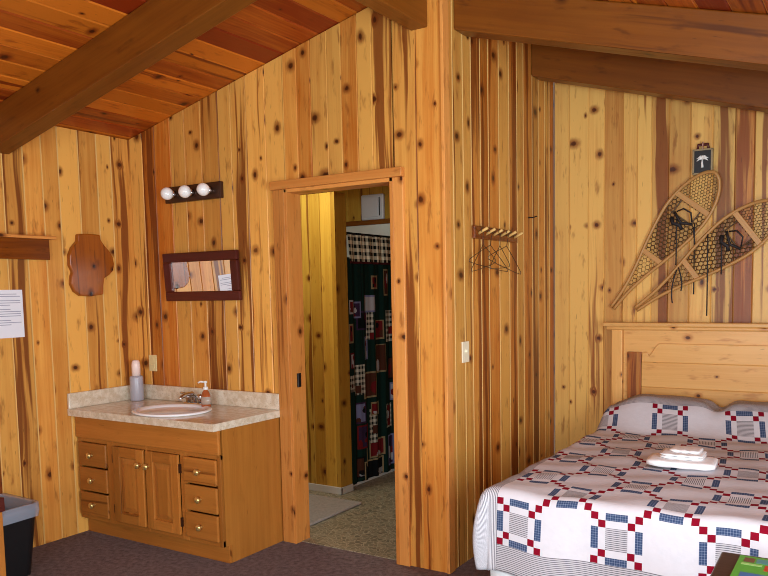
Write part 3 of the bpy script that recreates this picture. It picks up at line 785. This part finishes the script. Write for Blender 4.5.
mb = MB(); mb.box(BX0+.04, BX1-.04, BYF+.07, BYH, .12, .30); mb.build('box_spring', 'mattress', bd, bevel=.02)
for sx_ in (BX0+.12, BX1-.12):
    for sy_ in (BYF+.2, BYH-.12):
        mb = MB(); mb.lathe([(.025,0),(.03,.12)], (sx_,sy_,0), 12); mb.build('leg', 'black', bd)
# skirt: pleated strip round three sides
mb = MB(); P = []; path = [(BX0+.025, BYH-.02)]
N1 = 60
path = [(BX0+.02, BYH-.02+(BYF+.05-BYH+.02)*k/N1) for k in range(N1)]+[(BX0+.02+(BX1-BX0-.04)*k/N1, BYF+.05) for k in range(N1)]+[(BX1-.02, BYF+.05+(BYH-.02-BYF-.05)*k/N1) for k in range(N1+1)]
for k, (x, y) in enumerate(path):
    w_ = .008*math.sin(k*1.9)
    for z in (.31, .16, .015):
        f_ = (1 if z > .2 else 1.6) if z < .3 else .4
        if k < N1: P.append((x+w_*f_-.004, y, z))
        elif k < 2*N1: P.append((x, y+w_*f_-.004, z))
        else: P.append((x+w_*f_+.004, y, z))
F = []
for k in range(len(path)-1):
    for j in range(2): F.append((3*k+j, 3*k+j+1, 3*k+3+j+1, 3*k+3+j))
mb.add(P, F); o = mb.build('bed_skirt', 'skirt', bd, smooth=True)
md = o.modifiers.new('t', 'SOLIDIFY'); md.thickness = .002

def sstep(a, b, x):
    t = max(0, min(1, (x-a)/(b-a))); return t*t*(3-2*t)
VALX = 3.40
def bump(x, y):
    h = .165*sstep(.93, 1.22, y)
    k = 1-.30*math.exp(-((x-VALX)/.05)**2)*sstep(1.05, 1.25, y)
    k *= .93+.10*math.sin(PI*max(0, min(1, (x-BX0)/(VALX-BX0)))) if x < VALX else .94+.06*math.sin(PI*max(0, min(1, (x-VALX)/(BX1-VALX))))
    k *= .5+.5*sstep(BX0-.1, BX0+.22, x)
    return h*k
W = BX1-BX0; T = BYH-BYF-.03; RR = .045; DF, DL = .325, .33; CELL = .0281; S0 = .078; CT = .0305
def Q(s_, t):
    s_ -= .185*(max(0, T-t)/1.7)**2
    a = max(0, RR-s_); b = max(0, t-(T-RR)); c = max(0, s_-(W-RR)); lateral = a-c
    def fd(m):
        if m < RR*PI/2: return RR*math.sin(m/RR), RR*(1-math.cos(m/RR))
        return RR+.07*(m-RR*PI/2), RR+(m-RR*PI/2)
    x = BX0+min(max(s_, RR), W-RR); y = BYH-.03-min(t, T-RR)
    L = a if a > 0 else c; sg = -1 if a > 0 else 1
    m = max(L*DF/DL, b)
    wr = .004*math.sin(9*x+3*y)*math.cos(7*y-4*x)+.0025*math.sin(23*x+17*y)+.002*math.sin(31*y-12*x)
    z = BZ+bump(x, y)+wr
    if m <= 0: return (x, y, z)
    out, dn = fd(m)
    if L > 0 and b > 0:
        th = math.atan2(b, L*DF/DL); out += .04*math.sin(PI*min(1, m/.42))*math.sin(2*th)**1.3
        wav = .010*math.sin(8*th)*min(1, m/.2)
        return (x+sg*(out+wav)*math.cos(th), y-(out+wav)*math.sin(th), z-dn)
    if L > 0:
        out += .014*math.sin(7*y+1)*min(1, m/.2)+.025*(m/.35)*sstep(.5, -.5, y)
        return (x+sg*out, y, z-dn*(1-.0*m))
    out += (.010*math.sin(6.5*x+.6)+.006*math.sin(15*x))*min(1, m/.2)
    return (x, y-out, z-dn-.012*m*math.sin(4*x))
h = CELL/2
s_lines = [S0+h*k for k in range(-int((DL+S0)/h), int((W+DL-S0)/h)+1)]
TF = T+.012
t_lines = sorted([TF-CT/2*k for k in range(0, int(TF/(CT/2))+1)]+[TF+h*k for k in range(1, int((DF-.012)/h)+1)])
def qmat(s_, t):
    i = math.floor((s_-S0)/CELL+1e-6); j = math.floor((t-TF)/(CELL if t > TF else CT)+1e-6)
    bi, bj = i//7, j//7
    if bi < 0 or bi > 6: return 3 if t-T > -s_ and t > T-RR else 4
    if bj > 0 or bj < -8: return 4 if False else 5
    ci, cj = i % 7, j % 7
    if (bi+bj) % 2 == 0:
        e, f_ = min(ci, 6-ci), min(cj, 6-cj)
        if e == f_ and e < 2: return 1
        if e >= 2 and f_ >= 2: return 3 if (bi+bj//2) % 2 else 6
        if (e == 0 and f_ >= 2) or (f_ == 0 and e >= 2): return 2
    return 0
mb = MB(); P = [Q(a, b) for b in t_lines for a in s_lines]; UV = [(a, b) for b in t_lines for a in s_lines]; n_ = len(s_lines); F = []; mi_ = []
for j in range(len(t_lines)-1):
    for i in range(n_-1):
        F.append((j*n_+i, j*n_+i+1, (j+1)*n_+i+1, (j+1)*n_+i)); mi_.append(qmat((s_lines[i]+s_lines[i+1])/2, (t_lines[j]+t_lines[j+1])/2))
mb.add(P, F, mi=mi_, uvs=UV)
qo = mb.build('quilt', ['q_white', 'q_red', 'q_blue', 'q_strv', 'q_strh', 'q_strh', 'q_strh'], smooth=True, loc=((BX0+BX1)/2, .4, BZ))
md = qo.modifiers.new('thickness', 'SOLIDIFY'); md.thickness = .006; md.offset = -1
tag(qo, 'white patchwork quilt with red squares and blue bars spread over the bed', 'quilt')
# pillows under the quilt
def pillow(x0, x1, label):
    mb = MB(); N, K = 22, 14; P = []; F = []
    y0, y1 = 1.10, 1.385
    for side in (1, -1):
        for j in range(K+1):
            for i in range(N+1):
                a, b = i/N*2-1, j/K*2-1
                hgt = .070*max(0, (1-abs(a)**4))**.5*max(0, (1-abs(b)**4))**.5
                x = (x0+x1)/2+a*(x1-x0)/2*(1-.03*b*b); y = (y0+y1)/2+b*(y1-y0)/2*(1-.04*a*a)
                rise = .035*sstep(1.08, 1.35, y)
                P.append((x, y, BZ+.048+rise+side*hgt*.62))
    for q in range(2):
        o_ = q*(N+1)*(K+1)
        for j in range(K):
            for i in range(N): F.append((o_+j*(N+1)+i, o_+j*(N+1)+i+1, o_+(j+1)*(N+1)+i+1, o_+(j+1)*(N+1)+i))
    mb.add(P, F); o = mb.build('pillow', 'pillow', smooth=True, loc=((x0+x1)/2, 1.2, BZ))
    return tag(o, label, 'pillow', 'pillows under the quilt')
pillow(2.83, VALX-.02, 'pillow under the quilt at the left of the headboard')
pillow(VALX+.02, 4.27, 'pillow under the quilt at the right of the headboard')

# towels
def towel(cx_, cy_, wx, wy, z0, hgt, yaw, name, label, layers):
    o = thing(name, (cx_, cy_, z0), label, 'towel', 'folded towels stacked on the bed'); R = Matrix.Translation((cx_, cy_, 0)) @ Matrix.Rotation(yaw, 4, 'Z')
    lh = hgt/layers
    for k in range(layers):
        mb = MB(); N = 16; rings = []
        for i in range(N+1):
            x = -wx/2+wx*i/N; e = 1-abs(2*i/N-1)**6*.25
            ring_ = []
            for q in range(16):
                a = 2*PI*q/16; c, s_ = math.cos(a), math.sin(a)
                yy = wy/2*e*math.copysign(abs(c)**.35, c); zz = lh/2*.98*e*math.copysign(abs(s_)**.5, s_)
                zz += .0012*math.sin(5*i+q)
                ring_.append(R @ Vector((x, yy, z0+lh*(k+.5)+zz)))
            rings.append(ring_)
        n = 16; P = [p for r in rings for p in r]; F = [tuple(range(n))[::-1], tuple(range(N*n, (N+1)*n))]
        for j in range(N):
            for q in range(n): F.append((j*n+q, j*n+(q+1) % n, (j+1)*n+(q+1) % n, (j+1)*n+q))
        mb.add(P, F); mb.build('fold', 'towel', o, smooth=True)
TZ = BZ+.009
towel(3.415, .205, .29, .19, TZ, .036, .06, 'bath_towel', 'folded white bath towel at the bottom of the stack on the quilt', 1)
towel(3.415, .225, .185, .15, TZ+.036, .023, .02, 'hand_towel', 'folded white hand towel in the middle of the stack on the quilt', 2)
towel(3.425, .245, .13, .11, TZ+.059, .014, -.05, 'washcloth', 'small folded white washcloth on top of the towel stack', 1)

# ------------------------------------------------------------------ table at the lower right
TBZ = .60
tb = thing('side_table', (4.05, -1.1, 0), 'dark brown low table at the foot of the bed in the lower right corner', 'table')
Rt = Matrix.Translation((3.744, -.79, 0)) @ Matrix.Rotation(0.02, 4, 'Z')
mb = MB(); mb.box(0, .62, -.60, 0, TBZ-.03, TBZ, (1,0,0), M=Rt); mb.build('tabletop', 'darkbrown', tb, bevel=.008, segs=3)
mb = MB(); mb.box(.03, .59, -.57, -.03, TBZ-.10, TBZ-.03, (1,0,0), M=Rt); mb.build('apron', 'darkbrown', tb, bevel=.003)
for a, b in ((.03, -.07), (.55, -.07), (.03, -.57), (.55, -.57)):
    mb = MB(); mb.box(a, a+.04, b, b+.04, 0, TBZ-.10, (0,0,1), M=Rt); mb.build('leg', 'darkbrown', tb, bevel=.003)
bk = thing('booklet', (3.93, -.95, TBZ), 'green booklet with small colour pictures on the dark side table', 'booklet')
Rb = Matrix.Translation((3.806, -.826, TBZ+.0005)) @ Matrix.Rotation(0.0, 4, 'Z')
mb = MB(); mb.box(0, .21, -.28, 0, 0, .006, M=Rb); mb.build('pages', 'paper', bk)
mb = MB(); mb.box(-.001, .212, -.282, .001, .006, .0072, M=Rb); mb.build('cover', plain('green_cover', (84,170,60), .4, noise=.3), bk)
def pic(x0, x1, y0, y1, rgb, nm):
    mb = MB(); mb.box(x0, x1, y0, y1, .0072, .0076, M=Rb); mb.build('picture', plain(nm, rgb, .4, noise=.35), bk)
pic(.015, .045, -.055, -.015, (120,78,62), 'brown_picture'); pic(.05, .085, -.055, -.015, (80,150,150), 'teal_picture'); pic(.09, .135, -.055, -.012, (176,196,40), 'lime_picture')
pic(.078, .12, -.115, -.065, (196,56,40), 'red_picture'); pic(.13, .19, -.115, -.065, (60,120,60), 'leaf_picture'); pic(.012, .07, -.082, -.066, (170,220,130), 'pale_green_band'); pic(.02, .18, -.26, -.15, (60,110,170), 'blue_picture')

# ------------------------------------------------------------------ snowshoes
def hw(l):
    K = [(0,.011),(.06,.012),(.15,.018),(.25,.034),(.35,.058),(.45,.083),(.55,.105),(.65,.121),(.72,.126),(.80,.120),(.88,.100),(.94,.072),(.98,.040),(1.0,.0)]
    for (a, p), (b, q) in zip(K[:-1], K[1:]):
        if l <= b:
            t = (l-a)/(b-a); return p+(q-p)*t
    return 0
def snowshoe(tail, direc, L, label, off, straps):
    d = Vector((direc[0], 0, direc[1])).normalized(); pr = Vector((d.z, 0, -d.x)); nrm = Vector((0,-1,0))
    o = thing('snowshoe', (tail[0], YD, tail[1]), label, 'snowshoe', 'pair of snowshoes on the wall')
    base = Vector((tail[0], YD-off, tail[1]))
    def Pt(l, w, h=0): return base+d*(l*L)+pr*w+nrm*(h+.03*max(0, (l-.8)/.2)**2)
    # frame
    ls = [0, .06, .15, .25, .35, .45, .55, .65, .72, .8, .86, .91, .95, .98, .995]
    fine = []
    for a, b in zip(ls[:-1], ls[1:]):
        for k in range(3): fine.append(a+(b-a)*k/3)
    fine.append(.995)
    pts = [Pt(l, -hw(l)) for l in fine]+[Pt(1.0, 0)]+[Pt(l, hw(l)) for l in fine[::-1]]
    # light smoothing
    for _ in range(2):
        pts = [pts[0]]+[(pts[i-1]+pts[i]*2+pts[i+1])/4 for i in range(1, len(pts)-1)]+[pts[-1]]
    mb = MB(); mb.tube(pts, .0105, 8, nrm=nrm, rnd=(.4,.6,.3)); mb.build('frame', 'ash', o, smooth=True)
    for l in (.40, .785):
        w_ = hw(l); mb = MB()
        P8 = [Pt(l-.016,-w_,-.005),Pt(l+.016,-w_,-.005),Pt(l+.016,w_,-.005),Pt(l-.016,w_,-.005),Pt(l-.016,-w_,.006),Pt(l+.016,-w_,.006),Pt(l+.016,w_,.006),Pt(l-.016,w_,.006)]
        mb.hexa(P8, pr, rnd=(.3,.8,.2)); mb.build('crossbar', 'ash', o, bevel=.002)
    # lacing: hexagon mesh clipped to the outline
    def inside(l, w): return 0 < l < 1 and abs(w) <= hw(l)-.002
    def clip(p, q, lo_, hi_, hole):
        # keep the run of the segment within the section
        N = 6; run = []
        for k in range(N+1):
            t = k/N; l = p[0]+(q[0]-p[0])*t; w = p[1]+(q[1]-p[1])*t
            ok = lo_ <= l <= hi_ and inside(l, w) and not hole(l, w)
            if ok: run.append((l, w))
        return (run[0], run[-1]) if len(run) > 1 else None
    def mesh_section(mb, lo_, hi_, c, r, hole=lambda l, w: False):
        cl = c/L; row = 0; l = lo_-cl
        while l < hi_+cl:
            o_ = (row % 2)*c*.5; w = -.15+o_
            while w < .15:
                for e in (((l+cl*.15, w), (l+cl*.62, w)), ((l+cl*.62, w), (l+cl, w+c*.5)), ((l+cl*.62, w), (l+cl, w-c*.5))):
                    a = (e[0][0], e[0][1]); b = (e[1][0]+ (cl*.0), e[1][1])
                    cc = clip(a, (b[0]+cl*.02, b[1]), lo_, hi_, hole)
                    if cc: mb.tube([Pt(*cc[0]), Pt(*cc[1])], r, 4)
                w += c
            row += 1; l += cl*.85
    hole = lambda l, w: .685 < l < .765 and abs(w) < .062
    mb = MB(); mesh_section(mb, .415, .77, .0265, .0029, hole)
    mb.tube([Pt(.68,-.075),Pt(.68,.075)], .0045, 6)
    for s_ in (-1, 1): mb.tube([Pt(.68, s_*.066), Pt(.78, s_*.066)], .004, 6)
    mb.build('centre_lacing', 'gut', o)
    mb = MB(); mesh_section(mb, .80, .985, .019, .0014); mb.build('toe_lacing', 'gut', o)
    mb = MB(); mesh_section(mb, .17, .385, .026, .0015); mb.build('heel_lacing', 'gut', o)
    # bindings
    mb = MB()
    mb.tube([Pt(.69,-.055,.012),Pt(.675,-.02,.022),Pt(.66,.02,.022),Pt(.69,.075,.012)], .008, 6)
    mb.tube([Pt(.655,-.05,.01),Pt(.63,-.02,.02),Pt(.645,.02,.022),Pt(.63,.045,.012)], .012, 6)
    mb.tube([Pt(.70,-.045,.012),Pt(.735,-.02,.03),Pt(.74,.03,.03),Pt(.70,.065,.012)], .005, 6)
    mb.build('binding', 'blackfab', o, smooth=True)
    for (l, w, ln, sway) in straps:
        p = Pt(l, w, .014); mb = MB(); n = 7
        mb.tube([p+Vector((sway*math.sin(2.2*k/n), -.002*math.sin(k), -ln*k/n)) for k in range(n+1)], .0042, 5); mb.build('strap', 'blackfab', o, smooth=True)
snowshoe((2.712, 1.32), (.61, .785), 1.0, 'upper steeper wooden snowshoe with its toe just below the small lantern plaque', .022,
         [(.70,.085,.42,.0),(.665,-.02,.28,.0),(.68,.09,.20,.012)])
snowshoe((2.868, 1.313), (.807, .591), 1.0, 'lower flatter wooden snowshoe reaching past the right edge above the headboard', .050,
         [(.60,-.105,.48,.0),(.34,-.045,.20,-.03),(.355,-.05,.14,.02),(.64,-.03,.20,.0)])

# small lantern shaped plaque
lp = thing('lantern_plaque', (3.245, YD, 2.11), 'small black plaque with a white palm above the snowshoes', 'plaque')
mb = MB(); a, b, c, e = 3.195, 3.300, 2.112, 2.252
mb.box(a, b, YD-.03, YD-.001, c, e); mb.build('panel', 'black', lp, bevel=.002)
mb = MB()
for (p, q, r, s_) in ((a-.004,b+.004,c-.004,c+.006),(a-.004,b+.004,e-.006,e+.004),(a-.004,a+.006,c,e),(b-.006,b+.004,c,e)): mb.box(p, q, YD-.034, YD-.005, r, s_)
mb.build('border', plain('aged_silver_border', (150,130,96), .4, .5), lp, bevel=.001)
mb = MB(); mc, mz = (a+b)/2, c+.085
mb.tube([(mc,YD-.033,c+.035),(mc-.002,YD-.034,c+.06),(mc,YD-.033,mz)], [.008,.006,.004], 8)
for k in range(7):
    an = math.radians(-20+k*36.6); dx, dz = math.cos(an), math.sin(an)
    mb.tube([(mc,YD-.033,mz),(mc+dx*.018,YD-.035,mz+dz*.014+.006),(mc+dx*.034,YD-.034,mz+dz*.022-.004)], [.004,.006,.002], 6)
mb.build('palm_motif', 'white', lp, smooth=True)
mb = MB(); mb.tube([(mc-.03,YD-.018,e+.003),(mc-.028,YD-.018,e+.03),(mc+.028,YD-.018,e+.03),(mc+.03,YD-.018,e+.003)], .009, 8); mb.build('top_bow', plain('dark_red_bow', (84,24,22), .5), lp, smooth=True)
mb = MB(); mb.box(mc-.005, mc+.005, YD-.032, YD-.02, e, e+.045); mb.build('clip', 'chrome', lp, bevel=.001)

# ------------------------------------------------------------------ light
wd = bpy.data.worlds.new('World'); SC.world = wd; wd.use_nodes = True
bg = wd.node_tree.nodes['Background']; bg.inputs[0].default_value = (.75, .86, 1, 1); bg.inputs[1].default_value = 1.0
def area(name, loc, tgt, sx, sy, power, col):
    l = bpy.data.lights.new(name, 'AREA'); l.shape = 'RECTANGLE'; l.size = sx; l.size_y = sy; l.energy = power; l.color = col
    o = bpy.data.objects.new(name, l); COL.objects.link(o); o.location = loc
    o.rotation_euler = (Vector(tgt)-Vector(loc)).to_track_quat('-Z', 'Z').to_euler(); return o
area('daylight_rear_window', (3.6, YR+.03, 1.35), (3.6, 0, 1.35), 2.5, 1.25, 135, (.74, .90, 1))
area('daylight_east_window', (XE-.03, -2.1, 1.3), (0, -2.1, 1.3), 2.9, 1.05, 215, (.76, .90, 1))
area('bathroom_fill_light', (.75, .42, 2.5), (.75, .5, 0), .3, .3, 17, (.92, 1, .84))  # added lamp, out of view behind the wall, to light the partition front
fl = bpy.data.lights.new('camera_flash', 'POINT'); fl.energy = 125; fl.shadow_soft_size = .05; fl.color = (.86, .95, 1)
fo = bpy.data.objects.new('camera_flash', fl); COL.objects.link(fo); fo.location = CAM+u2*.13-fw*.02

SC.view_settings.view_transform = 'Standard'; SC.view_settings.look = 'None'; SC.view_settings.gamma = 1
SC.view_settings.exposure = -0.2
SC.view_settings.use_curve_mapping = False
SC.cycles.use_denoising = True
SC.cycles.filter_width = 1.0
SC.cycles.max_bounces = 8; SC.cycles.diffuse_bounces = 5
